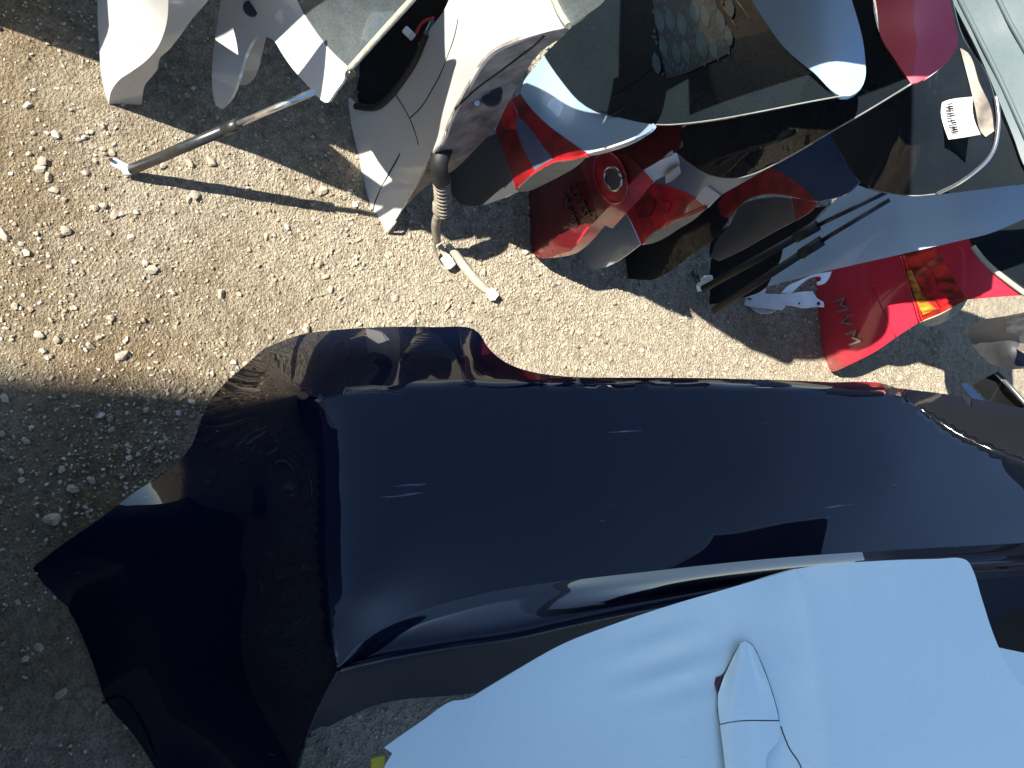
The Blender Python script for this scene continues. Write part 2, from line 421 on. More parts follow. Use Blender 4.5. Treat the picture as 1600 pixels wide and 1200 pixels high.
rock = {}
for i in range(8):
    v, f = rock_shape(2, 50 + i); me = bpy.data.meshes.new('stone'); me.from_pydata([tuple(x) for x in v], [], f); me.update(); me.materials.append(M['pebble']); rock[i] = me
LAB = {(79,809): 'large dull stone in the shade beside the black bumper end', (303,306): 'pale jagged stone just below the shadow of the gas strut', (192,557): 'pale flat stone at the edge of the shade on the left',
 (346,459): 'single pale angular stone left of the bumper on bare dirt', (181,334): 'pale twin-topped stone lower left of the gas strut foot', (506,297): 'pale rounded stone beside the white tailgate foot, by the strut shadow',
 (330,251): 'pale broken stone directly under the gas strut tube', (480,512): 'stone lying against the upper edge of the navy bumper near its left end', (645,500): 'pale stone just above the navy bumper, below the loose wiring', (6,366): 'brown stone at the left edge of the picture', (239,422): 'brown-shadowed larger stone of a pair in the open dirt left of centre'}
def near(px, py):
    if py > 600: return 'small dull stone in the shade left of the bumper' if px < 400 else 'small stone in the dark gap between bumper and pale door'
    if px > 640: return 'small pale stone on the gravel strip between wiring and red tailgate'
    if px > 400: return 'small pale stone on the sunlit ground above the bumper'
    if py > 480: return 'small stone near the shade edge at the left'
    return 'small stone on the sunlit dirt around the gas strut foot' if py < 330 else 'small stone on the open sunlit dirt at the left'
for i, (px, py, sz) in enumerate(STONES):
    p = P(px, py, 0); r = sz / FPX * (p - C0).length * .46; rs = random.Random(i)
    o = bpy.data.objects.new('stone', rock[i % 8]); o.location = (p.x, p.y, relief(p.x, p.y) + r * .3); o.scale = (r, r, r * rs.uniform(.8, 1.1)); o.rotation_euler = (rs.uniform(-.3, .3), rs.uniform(-.3, .3), rs.uniform(0, 6.28))
    link(o); tag(o, LAB.get((px, py), near(px, py)), 'stone', 'loose stones on the dirt')

# ------------------------------------------------------------------ unseen wall added behind the viewer to throw the foreground shade
wall = thing('shade_wall', 'added shade-casting concrete wall with a slanting end behind the viewer, out of the picture', 'wall', (0, -4.4, 0))
WV = [(x, y, z) for y in (-4.6, -4.2) for x, z in ((-.357, 0), (1.3, 0), (1.3, 7), (-1.967, 7))]
mesh_obj('slab', WV, [(0, 1, 2, 3), (7, 6, 5, 4), (0, 4, 5, 1), (1, 5, 6, 2), (2, 6, 7, 3), (3, 7, 4, 0)], M['concrete'], wall, False)
block('coping', (-.385, -4.4, 7.06), (Vector((1, 0, 0)), Vector((0, 1, 0)), Vector((0, 0, 1))), (3.5, .55, .12), M['concrete'], wall, .02)

def oval(cx, cy, a, b, rot=.25, n=20):
    return [(cx + a * math.cos(t) * math.cos(rot) - b * math.sin(t) * math.sin(rot), cy + a * math.cos(t) * math.sin(rot) + b * math.sin(t) * math.cos(rot)) for t in [2 * math.pi * i / n for i in range(n)]]
GRP = 'car panels leaning in a row'
# an added, unseen panel left of the row: its shadow crosses the upper left corner
t0 = thing('tailgate', 'unseen white tailgate added left of the picture to shade the upper left corner', 'tailgate', (-1.1, -.3, 0), GRP)
def arc_panel(name, x0, x1, z0, z1, y0, bul, mat, parent):
    V, Fc = [], []; n = 12
    for s_ in (0, .02):
        for j in range(n + 1):
            for i in range(n + 1):
                u, v = i / n, j / n; V.append((x0 + (x1 - x0) * u, y0 + s_ - bul * (1 - (2*u - 1) ** 2) - bul * .6 * (1 - (2*v - 1) ** 2) + .12 * v, z0 + (z1 - z0) * v))
    m_ = (n + 1) ** 2
    for j in range(n):
        for i in range(n):
            a = j * (n + 1) + i; Fc.append([a, a + 1, a + n + 2, a + n + 1]); Fc.append([a + m_ + n + 1, a + m_ + n + 2, a + m_ + 1, a + m_])
    for i in range(n):
        for a, b in ((i, i + 1), (n * (n + 1) + i + 1, n * (n + 1) + i), ((i + 1) * (n + 1), i * (n + 1)), (i * (n + 1) + n, (i + 1) * (n + 1) + n)):
            Fc.append([b, a, a + m_, b + m_])
    return mesh_obj(name, V, Fc, mat, parent, True)
arc_panel('panel', -1.75, -.60, 0, .36, -.3, .02, M['white'], t0); arc_panel('window', -1.7, -.66, .36, .62, -.19, .02, M['gl_dark'], t0)
tb = thing('tailgate', 'unseen black tailgate added behind the viewer to darken ground and bumper reflections', 'tailgate', (.75, -.26, 0), GRP)  # added to cut skylight and darken what the bumper reflects
arc_panel('panel', .02, 1.5, 0, .6, -.26, .02, M['black'], tb); arc_panel('window', .04, 1.44, .6, 1.1, -.18, .02, M['gl_dark'], tb)

tn = thing('tailgate', 'unseen black tailgate added beyond the bumper end for dark reflections', 'tailgate', (.9, 2.8, 0), GRP)  # added as a dark reflection for the bumper's far end
arc_panel('panel', -.9, 1.7, 0, .6, 2.8, .03, M['black'], tn); arc_panel('window', -.86, 1.66, .6, 1.0, 2.92, .02, M['gl_dark'], tn)

# ---- leftmost panel: white, bright face with a return coloured darker for shade behind its crease
b1 = P(196, 164, 0)
t1 = thing('tailgate', 'leftmost white panel in the row, with a sunlit rounded face and shaded folded edge', 'tailgate', b1, GRP)
crease = [(170,163),(174,142),(186,125),(205,112),(228,95),(245,76),(256,52),(262,25),(263,0),(262,-90)]
zc = [.0,.05,.10,.14,.19,.245,.30,.355,.405,.54]
cr = [Z(x, y, z) for (x, y), z in zip(crease, zc)]
sheet('panel', ([(150,-90),(152,0),(153,40),(155,70),(158,115),(164,145)] + crease, cr + [Z(150,-90,.10), Z(152,0,.06), Z(155,70,.04), Z(158,115,.02), Z(164,145,.0), Z(200,50,.20), Z(205,0,.23)]), M['white'], t1, 9)
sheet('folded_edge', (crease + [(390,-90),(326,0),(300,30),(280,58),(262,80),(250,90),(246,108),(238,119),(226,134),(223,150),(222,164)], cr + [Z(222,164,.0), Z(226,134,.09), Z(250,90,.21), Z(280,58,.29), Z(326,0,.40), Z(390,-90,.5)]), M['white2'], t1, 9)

arc_panel('upper_panel', -1.3, -.53, .27, .60, .14, .02, M['white2'], t1)  # unseen upper part, sized to shade the second panel

# ---- second panel: white tailgate leaning back, with arch cut-out, glass and seal
b2 = P(340, 168, 0)
t2 = thing('tailgate', 'white tailgate with an arched cut-out and pale dusty glass, second in the row', 'tailgate', b2, GRP)
s2 = Surf([Z(340,168,.06), Z(333,120,.08), Z(345,0,.17), Z(405,58,.21), Z(427,63,.255), Z(510,160,.34), Z(642,0,.50), Z(400,-90,.4)])
sheet('panel', ([(352,-90),(345,0),(336,60),(331,110),(333,148),(337,165),(346,170),(356,160),(365,145),(373,122),(380,97),(388,76),(396,63),(405,55),(415,57),(427,63),(440,83),(456,106),(480,133),(496,151),(507,160),(513,160),(525,142),(538,123),(539,114),(546,107),(525,88),(508,70),(491,48),(476,25),(464,0),(430,-90)], s2), M['white'], t2, 10, .005)
s2b = Surf([Z(405,55,.20), Z(416,58,.18), Z(402,110,.11), Z(382,133,.07), Z(372,131,.08), Z(388,76,.16)])
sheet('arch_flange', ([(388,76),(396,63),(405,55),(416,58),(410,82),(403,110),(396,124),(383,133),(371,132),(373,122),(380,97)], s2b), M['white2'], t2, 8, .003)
gl = sheet('glass', ([(491,48),(476,25),(464,0),(430,-90),(590,-60),(650,-10),(642,0),(546,107),(525,88),(508,70)], s2), M['gl_pale'], t2, 14, .004, -.002)
tube('seal', [s2.pt(546,108,.003), s2.pt(595,53,.003), s2.pt(643,0,.003), s2.pt(650,-10,.003)], .0042, M['seal'], t2)
tube('lock_grommet', [s2.pt(393,13,-.004), s2.pt(393,13,.008)], [.012, .010], M['rubber'], t2, 16)
tube('hinge_stub', [s2.pt(545,112,-.004), s2.pt(551,118,-.004)], .007, M['steel'], t2)

# ---- gas strut propped between the ground and the second panel
sb = P(203, 266, .012)
st = thing('gas_strut', 'black gas strut with bright rod propped from the ground to the second white tailgate', 'strut', sb)
top = s2.pt(500, 139, -.010)
dv = top - sb
def on(t_): return sb + dv * t_
tube('tube', [on(.01), on(.60)], .0085, M['steel'], st, 20); tube('collar', [on(.53), on(.605)], .0092, M['steel'], st, 20)
tube('rod', [on(.60), on(1.0)], .0048, M['rod'], st, 14); tube('socket', [on(-.03), on(.015)], [.006, .0085], M['zinc'], st, 12)
pl = P(178, 253, .012); d_, u_, n_ = frame_from((sb - pl)); block('bracket', (sb + pl) / 2, (d_, u_, n_), ((sb - pl).length * 1.25, .013, .003), M['zinc'], st, .001)
tube('bolt', [P(174,250,.016), P(174,250,.02)], .003, M['steel'], st)

# ---- third: white tailgate, sunlit edge, dirty return, wiring boot
b3 = P(600, 360, 0)
t3 = thing('tailgate', 'white tailgate with dirt-stained side and ribbed wiring boot, third in the row', 'tailgate', b3, GRP)
cr3 = [(605,362),(617,345),(640,305),(665,262),(682,235),(695,215),(701,195),(735,130),(765,86),(802,66),(850,51),(890,41)]
z3 = [.0,.03,.10,.19,.26,.30,.335,.455,.54,.585,.64,.69]
c3 = [Z(x, y, z) for (x, y), z in zip(cr3, z3)]
s3 = Surf(c3 + [Z(578,318,.0), Z(560,240,.0), Z(548,165,.02), Z(640,110,.22), Z(700,0,.38), Z(866,0,.67), Z(640,200,.17), Z(780,-90,.6), Z(700,-90,.45)])
sheet('panel', (cr3 + [(885,30),(868,6),(862,-90),(720,-90),(701,0),(690,22),(673,44),(656,84),(640,111),(625,135),(605,156),(586,168),(568,171),(555,164),(544,152),(548,190),(560,243),(573,300),(579,322),(584,345),(592,358)], s3), M['white'], t3, 11, .005)
for i, ln in enumerate(([(616,145),(628,163),(640,185),(649,208),(654,226)], [(640,185),(660,165),(678,135),(690,112),(708,65),(716,30)], [(583,328),(588,310),(600,285),(625,240)])):
    tube('seam', [s3.pt(x, y, .0002) for x, y in ln], .0011, M['rubber'], t3, 6)
s3d = Surf([Y(545,150,.50), Y(700,0,.56), Y(620,60,.55), Y(570,170,.52)])
sheet('window', ([(520,60),(544,152),(555,164),(568,171),(586,168),(605,156),(625,135),(640,111),(656,84),(673,44),(690,22),(701,0),(720,-90),(600,-90)], s3d), M['black'], t3, 14, .004)
tube('window_seal', [s3.pt(x, y, .004) for x, y in ((556,166),(586,168),(608,152),(632,122),(652,90),(668,52))], .006, M['rubber'], t3)
s3r = Surf(c3 + [Z(885,50,.66), Z(840,85,.54), Z(800,147,.40), Z(770,200,.29), Z(740,236,.22), Z(705,268,.15), Z(660,296,.08), Z(618,340,.015), Z(612,362,.0)])
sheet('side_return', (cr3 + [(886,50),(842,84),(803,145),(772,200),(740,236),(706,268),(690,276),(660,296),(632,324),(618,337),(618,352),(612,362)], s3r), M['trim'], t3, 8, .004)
tube('side_seam', [s3r.pt(x, y, .001) for x, y in ((711,170),(745,138),(790,105),(830,75),(850,56))], .0016, M['rubber'], t3, 6)
tube('bump_stop', [s3r.pt(768,150,-.002), s3r.pt(768,150,.012)], [.016, .013], M['rubber'], t3, 14)
tube('bump_stop', [s3r.pt(776,143,-.002), s3r.pt(776,143,.012)], [.009, .008], M['rubber'], t3, 14)
tube('lamp_bolt', [s3r.pt(745,160,-.002), s3r.pt(745,160,.006)], [.005, .004], M['zinc'], t3, 10)
sheet('glass', ([(840,-320),(862,-90),(868,6),(885,30),(890,41),(915,24),(948,-3),(975,-90),(990,-320)], Surf([Z(890,41,.69), Z(868,0,.67), Z(950,0,.76), Z(960,-90,.80), Z(985,-300,.86), Z(860,-300,.80)])), M['gl_pale'], t3, 14, .004)
tube('glass_seal', [Surf([Z(890,41,.69), Z(868,0,.67), Z(950,0,.76)]).pt(x, y, .002) for x, y in ((862,-10),(874,18),(888,40))], .004, M['seal'], t3)
bp = [(690,236,.27),(688,262,.235),(690,290,.20),(692,312,.17),(690,330,.145)]
tube('boot_sleeve', [P(703,212,.21), P(692,232,.235), P(686,256,.235), P(689,284,.205)], [.018, .017, .015, .014], M['rubber'], t3, 14)
a, b = P(690,282,.205), P(693,332,.135); rp, rr_ = [], []
for i in range(37):
    f = i / 36; rp.append(a.lerp(b, f)); rr_.append(.0125 + .0030 * math.cos(f * 2 * math.pi * 9))
tube('ribbed_boot', rp, rr_, M['boot'], t3, 16, 1)
tube('boot_collar', [P(683,316,.152), P(686,330,.138), P(697,334,.132)], [.008, .011, .008], M['boot'], t3, 12)
tube('taped_loom', [P(686,334,.13), P(681,352,.09), P(683,376,.045)], [.009, .0085, .0075], M['boot'], t3, 12)
tube('wire', [P(680,370,.05), P(679,388,.025), P(686,410,.010), P(702,428,.010), P(722,452,.008), P(738,472,.006)], .0028, M['boot'], t3, 8)
tube('taped_branch', [P(700,383,.02), P(712,398,.014), P(728,420,.012), P(745,440,.012), P(762,455,.012)], [.006, .0085, .0095, .0095, .008], M['tape'], t3, 10)
tube('taped_branch', [P(686,382,.016), P(692,392,.014), P(697,400,.013)], [.006, .006, .005], M['tape'], t3, 10)
d_, u_, n_ = frame_from(P(707,418,.014) - P(693,398,.014)); block('connector', P(700,409,.016), (d_, u_, n_), (.026, .017, .013), M['connector'], t3)
d_, u_, n_ = frame_from(P(772,466,.012) - P(758,452,.012)); block('connector', P(768,460,.014), (d_, u_, n_), (.022, .016, .018), M['connector'], t3)
arc_panel('window', -1.2, -.45, .70, .84, .52, .01, M['gl_dark'], t3); arc_panel('spoiler', -1.2, -.41, .83, 1.12, .54, .01, M['white2'], t3)  # unseen upper parts, sized to shade the fourth tailgate
# loose plugs hanging over the dark window
wl = thing('loose_wiring', 'two white plugs on red and teal wires hanging before the dark window', 'wiring', P(650, 60, .45))
def hp(px, py): return s3d.pt(px, py, .06)
tube('red_wire', [hp(677,28), hp(663,33), hp(655,42), hp(650,52)], .0022, M['wire_red'], wl, 8)
tube('teal_wire', [hp(676,32), hp(670,46), hp(663,62)], .0022, M['wire_teal'], wl, 8); tube('teal_wire', [hp(673,34), hp(666,48), hp(661,62)], .0016, M['connector'], wl, 8)
d_ = (hp(648,60) - hp(630,42)).normalized(); v_ = ray(640,50).normalized(); u_ = d_.cross(v_).normalized(); v_ = d_.cross(u_)
block('plug', hp(639,52), (d_, u_, v_), (.022, .013, .012), M['connector'], wl)
d_ = (hp(668,68) - hp(652,72)).normalized(); u_ = d_.cross(ray(660,70).normalized()).normalized(); block('plug', hp(661,72), (d_, u_, d_.cross(u_)), (.012, .013, .010), M['connector'], wl)

# ---- fourth: silver-blue tailgate with wrap lamp, dark glass and spoiler
b4 = P(770, 316, 0)
t4 = thing('tailgate', 'silver-blue tailgate with red wrap-round lamp and dark window, fourth in the row', 'tailgate', b4, GRP)
LE = .02
def y4(px, py, dy=0): return Y(px, py, .70 + dy, LE)
s4 = Surf([y4(740,320), y4(808,298), y4(917,241), y4(1020,196), y4(850,88,.05), y4(775,210,-.02), y4(850,155,.0), y4(960,190,.02), y4(900,150,.04)])
sheet('lower_panel', ([(700,270),(740,225),(777,208),(790,245),(806,296),(808,299),(780,312),(745,322),(720,320),(705,300)], s4), M['dkgrey'], t4, 11)
lamp = sheet('lamp', ([(806,296),(793,255),(782,225),(774,205),(786,178),(800,155),(813,147),(832,172),(851,191),(888,219),(917,239),(917,244),(893,248),(868,251),(846,261),(828,275)], s4), M['lens_dk'], t4, 9, .004, .004)
sheet('reverse_lens', ([(808,180),(806,198),(813,222),(824,245),(836,268),(850,259),(864,250),(845,225),(826,200)], s4), M['rev'], t4, 8, .002, .007)
sheet('bright_lens', ([(789,160),(800,158),(807,175),(806,202),(788,203),(784,190)], s4), M['lens'], t4, 8, .002, .007)
s4l = Surf([y4(806,297,0), y4(835,271,0), y4(870,252,0), y4(917,243,0), y4(900,260,.03), y4(870,278,.045), y4(845,290,.04), y4(826,298,.025), y4(812,299,.01)])
sheet('lamp_housing', ([(806,297),(828,275),(846,262),(868,252),(893,249),(918,243),(905,257),(872,277),(846,290),(828,298),(812,299)], s4l), M['beige'], t4, 8, .004, -.001)
tube('lamp_edge', [s4.pt(x, y, .005) for x, y in ((917,242),(893,248),(868,251),(846,262),(828,275))], [.003,.003,.0035,.003,.002], M['lens'], t4, 8)
sheet('upper_panel', ([(813,146),(819,126),(834,107),(850,86),(868,113),(902,151),(942,175),(985,188),(1022,195),(1020,200),(985,220),(950,233),(918,241),(888,219),(851,191),(832,172)], s4), M['silver'], t4, 10)
s4e = Surf([y4(1022,195), y4(985,220), y4(918,241), y4(1024,199,.012), y4(988,224,.012), y4(950,237,.012), y4(919,244,.012)])
sheet('sunlit_edge', ([(1022,196),(1003,211),(985,220),(950,232),(918,240),(918,245),(950,238),(988,225),(1006,215),(1026,199)], s4e), M['white'], t4, 6, .003, .002)  # white colour stands in for sunlight on the silver edge
g4 = Surf([y4(850,88,.045), y4(945,0,.06), y4(1000,192,.02), y4(1315,149,.05), y4(1175,0,.07), y4(1080,80,.035)])
sheet('glass', ([(850,86),(895,40),(950,-3),(1060,-90),(1140,-90),(1175,0),(1200,40),(1226,75),(1270,113),(1315,150),(1260,160),(1190,174),(1130,185),(1080,192),(1040,195),(1000,193),(942,176),(902,152),(868,114)], g4), M['gl_dust'], t4, 18, .004, -.001)
tube('glass_edge', [g4.pt(x, y, .001) for x, y in ((1000,193),(1040,195),(1080,192),(1130,185),(1190,174),(1260,160),(1315,150))], .0009, M['edge'], t4, 6)
M['leaf'] = plain('film_ground', (.012, .022, .03), .5, 0, .4, 30, coat=1.); M['leaf2'] = plain('film_leaf', (.035, .075, .085), .5, 0, .35, 60, coat=1.)
film = sheet('leaf_print_film', ([(1022,-90),(1020,0),(1028,45),(1034,85),(1042,122),(1070,115),(1098,102),(1125,90),(1140,82),(1138,55),(1128,30),(1118,0),(1110,-90)], g4), M['leaf'], t4, 14, .0008, .002)
rl_ = random.Random(4); put = []
for k in range(1500):
    x, y = rl_.uniform(1020, 1142), rl_.uniform(-70, 118); big = k < 900; b_ = rl_.uniform(17, 27) if big else rl_.uniform(2.5, 5)
    if y > 130 - (x - 1035) * .40 - b_ * .75 or x < 1018 + b_ * .4 or any(math.hypot((x - q[0]) * 2.5, y - q[1]) < (b_ + q[2]) * (.92 if big else 1.02) for q in put): continue
    put.append((x, y, b_)); sheet('printed_leaf', ([(x + u * math.cos(.2) * b_ - v * math.sin(-.2) * b_, y + u * math.sin(-.2) * b_ + v * b_) for u, v in ((0, -1), (.28, -.45), (.36, .1), (.25, .6), (0, .95), (-.25, .6), (-.36, .1), (-.28, -.45))], g4), M['leaf2'], t4, 30, .0004, .0032, back=None)
for ln in (((1128,8),(1150,42)), ((1150,0),(1172,30))): tube('heater_wire', [g4.pt(*ln[0], .002), g4.pt(*ln[1], .002)], .0007, M['amber'], t4, 5)
s4s = Surf([y4(1175,0,.05), y4(1226,75,.05), y4(1315,150,.05), y4(1352,118,.08), y4(1335,20,.07), y4(1260,40,.045), y4(1300,100,.05), y4(1230,-90,.04)])
sheet('spoiler', ([(1140,-90),(1175,0),(1200,40),(1226,75),(1270,112),(1314,150),(1328,150),(1344,140),(1352,122),(1352,95),(1348,62),(1340,30),(1331,0),(1315,-90)], s4s), M['silver'], t4, 13, .006)

# ---- fifth: dark red tailgate with round lamp and badges
b5 = P(845, 402, 0)
t5 = thing('tailgate', 'dark red tailgate with a round lamp and badge lettering, fifth in the row', 'tailgate', b5, GRP)
def y5(px, py, dy=0): return Y(px, py, .885 + dy, -.04)
s5 = Surf([y5(815,310), y5(848,404), y5(935,340,-.005), y5(1005,266,-.005), y5(1058,235), y5(917,241,-.02), y5(870,320,-.02), y5(1000,215,-.015)])
sheet('panel', ([(760,300),(800,270),(870,255),(905,256),(912,272),(922,300),(935,340),(915,362),(904,378),(893,390),(870,398),(848,404),(834,397),(814,370),(790,335)], s5), M['wine'], t5, 12)
sheet('upper_panel', ([(917,225),(960,200),(1020,180),(1060,180),(1066,215),(1056,237),(1030,251),(1005,266),(985,245),(950,238)], s5), M['wine'], t5, 12)
sheet('lamp', ([(905,256),(917,241),(950,239),(985,246),(1005,266),(980,293),(955,320),(935,340),(922,300),(912,272)], s5), M['lens_dk'], t5, 9, .004, .003)
rl = sheet('round_lens', (oval(954,278,23,40,-.3), s5), M['lens'], t5, 7, .003, .010)
tube('lens_ring', [s5.pt(x, y, .012) for x, y in oval(954,278,24,41,-.3, 28) + oval(954,278,24,41,-.3, 28)[:1]], .0018, M['lens'], rl, 6, 1)
tube('bulb_bezel', [s5.pt(x, y, .013) for x, y in oval(958,279,13,19,-.3, 20) + oval(958,279,13,19,-.3, 20)[:1]], .003, M['chrome'], rl, 6, 1)
sheet('bulb_cap', (oval(960,280,11,16,-.3), s5), M['dkgrey'], rl, 5, .003, .014)
for i, (poly, mt) in enumerate(((([(848,404),(870,398),(893,390),(904,378),(915,362),(934,339),(945,352),(927,374),(908,391),(890,399)], 'red')), ([(934,339),(955,320),(980,293),(1005,266),(1021,284),(1000,310),(978,334),(957,357),(945,352)], 'lens'), ([(1005,266),(1030,251),(1050,238),(1058,243),(1062,258),(1042,272),(1021,284)], 'white'))):
    sf = Surf([y5(848,404), y5(893,390), y5(934,339,-.005), y5(1005,266,-.005), y5(1056,237), y5(890,399,.02), y5(945,353,.03), y5(978,334,.03), y5(1021,284,.03), y5(1062,258,.03)])
    sheet(('sunlit_strip', 'sunlit_lamp_side', 'sunlit_cap')[i], (poly, sf), M[mt], t5, 7, .004, .004 if i == 1 else .001)  # brighter red, lens and white colours stand in for sun on this edge
sheet('lit_plate', ([(1040,275),(1062,260),(1064,270),(1050,283),(1040,287)], Surf([y5(1040,275,.02), y5(1062,260,.02), y5(1064,271,.05), y5(1040,287,.05)])), M['white2'], t5, 6, .003)  # small plate behind, its white stands in for sunlight on it
letters('2.0 TSI', s5, (886, 287), (9.2, 20), (16, -7.5), M['dkchrome'], t5, 'badge', .003)
letters('4Motion', s5, (876, 303), (6.6, 15.5), (12, -5.5), M['dkchrome'], t5, 'badge', .003)
g5 = Surf([y5(1055,236), y5(1424,131,.0), y5(1372,50,.0), y5(1200,240,-.01), y5(1140,278,.0), y5(1250,120,-.02)])
sheet('glass', ([(1055,236),(1068,229),(1062,205),(1080,190),(1200,150),(1290,100),(1320,0),(1315,-90),(1350,-90),(1368,30),(1376,56),(1400,95),(1424,131),(1362,169),(1300,205),(1245,237),(1200,262),(1168,275),(1138,279),(1105,272),(1076,254)], g5), M['gl_dust'], t5, 16, .004)
tube('glass_edge', [g5.pt(x, y, .001) for x, y in ((1056,238),(1076,255),(1105,272),(1138,279),(1168,275),(1200,262),(1245,237),(1300,205),(1362,169),(1424,131))], .0010, M['edge'], t5, 6)
s5s = Surf([y5(1370,10,.0), y5(1424,131,.0), y5(1497,60,.05), y5(1483,0,.05), y5(1440,60,.012), y5(1400,-90,.02)])
sheet('spoiler', ([(1340,-90),(1364,-20),(1370,12),(1376,56),(1400,95),(1424,131),(1432,129),(1462,112),(1486,90),(1497,62),(1492,35),(1484,0),(1470,-90)], s5s), M['red'], t5, 9, .006)

# ---- sixth: silver-grey tailgate behind the dark red one
b6 = P(925, 420, 0)
t6 = thing('tailgate', 'silver-grey tailgate with red lamp showing just behind the dark red one', 'tailgate', b6, GRP)
def y6(px, py, dy=0): return Y(px, py, 1.01 + dy, -.03)
s6 = Surf([y6(925,420), y6(1000,384), y6(1104,324), y6(1125,306), y6(1245,236), y6(1040,285,-.02), y6(970,345,-.01), y6(1150,260,-.02)])
sheet('lower_panel', ([(900,400),(940,360),(975,325),(985,347),(1000,382),(975,401),(948,417),(925,421)], s6), M['silver2'], t6, 10)
sheet('lamp', ([(975,326),(990,305),(1020,287),(1046,292),(1088,311),(1104,324),(1075,336),(1050,346),(1025,363),(1003,383),(986,346)], s6), M['lens'], t6, 9, .004, .003)
sheet('reflector', ([(990,318),(1012,305),(1024,318),(1015,338),(998,342)], s6), M['lens_dk'], t6, 7, .002, .007)
sheet('reflector', ([(1030,312),(1048,318),(1040,335),(1024,342)], s6), M['lens'], t6, 7, .002, .008)
s6l = Surf([y6(1003,383), y6(1050,346), y6(1104,325), y6(1082,345,.04), y6(1042,370,.04), y6(1020,380,.02)])
sheet('lamp_housing', ([(1003,383),(1025,364),(1050,347),(1076,337),(1105,325),(1082,345),(1060,358),(1042,370),(1020,380)], s6l), M['beige'], t6, 8, .004, -.001)
sheet('upper_panel', ([(1020,287),(1050,250),(1060,225),(1120,215),(1250,215),(1248,236),(1200,263),(1160,286),(1125,306),(1104,324),(1088,311),(1046,292)], s6), M['silver2'], t6, 12)
sheet('sunlit_cap', ([(1087,311),(1093,301),(1098,294),(1105,291),(1116,299),(1125,306),(1116,314),(1105,325)], s6), M['white'], t6, 6, .004, .005)  # white block painted as the sunlit edge of the grey panel
tube('lamp_edge', [s6.pt(x, y, .006) for x, y in ((1104,323),(1076,335),(1052,344),(1040,352))], .004, M['lens'], t6, 8)

# ---- seventh: black tailgate with deep blue shoulder and large dark window with a paper label
b7 = P(1005, 437, 0)
t7 = thing('tailgate', 'black and deep blue tailgate whose dark window carries a curled white paper label', 'tailgate', b7, GRP)
def y7(px, py, dy=0): return Y(px, py, 1.14 + dy, -.05)
s7 = Surf([y7(940,422), y7(1008,438), y7(1080,398), y7(1140,345), y7(1275,314), y7(1340,285), y7(1200,262), y7(1300,205), y7(1100,350,-.02)])
sheet('panel', ([(930,400),(1000,370),(1060,330),(1125,290),(1160,280),(1140,300),(1125,318),(1126,336),(1138,342),(1120,370),(1080,398),(1040,428),(1015,438),(1000,437),(960,430)], s7), M['black'], t7, 13)
sheet('lamp', ([(1122,318),(1140,292),(1162,278),(1200,262),(1222,270),(1246,287),(1277,315),(1258,312),(1232,306),(1202,303),(1178,307),(1158,318),(1138,342),(1126,336)], s7), M['lens_dk'], t7, 9, .004, .003)
sheet('shoulder', ([(1200,262),(1230,225),(1300,190),(1306,222),(1322,255),(1342,285),(1322,303),(1300,310),(1278,314),(1246,286),(1222,270)], s7), M['dkblue'], t7, 11)
g7 = Surf([y7(1297,207), y7(1430,305,.01), y7(1558,200,.02), y7(1480,0,.0), y7(1430,150,-.02), y7(1360,295,.0)])
sheet('glass', ([(1290,200),(1310,232),(1335,274),(1358,294),(1395,302),(1430,305),(1464,302),(1500,284),(1534,258),(1551,236),(1558,210),(1559,180),(1553,150),(1540,112),(1505,60),(1488,0),(1470,-90),(1440,-90),(1400,60)], g7), M['gl_dark'], t7, 18, .004)
tube('window_rim', [g7.pt(x, y, .002) for x, y in ((1358,295),(1395,303),(1430,306),(1464,303))], .0010, M['edge'], t7, 6)
tube('window_rim', [g7.pt(x, y, .003) for x, y in ((1464,303),(1500,285),(1534,259),(1551,237),(1558,212),(1560,182),(1556,150))], .003, M['chrome'], t7, 8)
sheet('label', ([(1472,160),(1482,156),(1520,151),(1519,170),(1523,190),(1532,210),(1510,214),(1482,218),(1474,195),(1470,175)], Surf([y7(1472,160,-.01), y7(1520,151,-.01), y7(1482,218,-.01), y7(1532,210,-.035), y7(1523,180,.0)])), M['connector'], t7, 8, .0006, .004)
lab = Surf([y7(1472,160,-.014), y7(1520,151,-.014), y7(1482,218,-.014)])
for i in range(13): 
    a_ = (1480 + i * .75, 162 + i * 3.6)
    if i != 6: sheet('printed_bar', ([a_, (a_[0] + 8, a_[1] - 1), (a_[0] + 8.4, a_[1] + 1.0 + (i % 3) * .4), (a_[0] + .4, a_[1] + 2 + (i % 3) * .4)], lab), M['rubber'], t7, 9, .0003, .003)
sheet('dashboard_strip', ([(1500,75),(1512,82),(1530,130),(1548,170),(1553,205),(1540,214),(1532,205),(1524,170),(1512,120)], g7), M['trim'], t7, 9, .002, .003)
sheet('lower_patch', ([(1110,402),(1120,376),(1140,352),(1158,320),(1180,312),(1210,308),(1236,310),(1241,345),(1200,367),(1150,395),(1122,408)], Surf([y7(1110,402,.06), y7(1158,320,.05), y7(1241,345,.05), y7(1200,367,.06)])), M['dkgrey'], t7, 11)
sheet('lamp_tail', ([(1237,309),(1258,312),(1277,316),(1266,330),(1248,342),(1243,345)], Surf([y7(1237,309,.04), y7(1277,316,.02), y7(1243,345,.05)])), M['lens_dk'], t7, 8, .004)

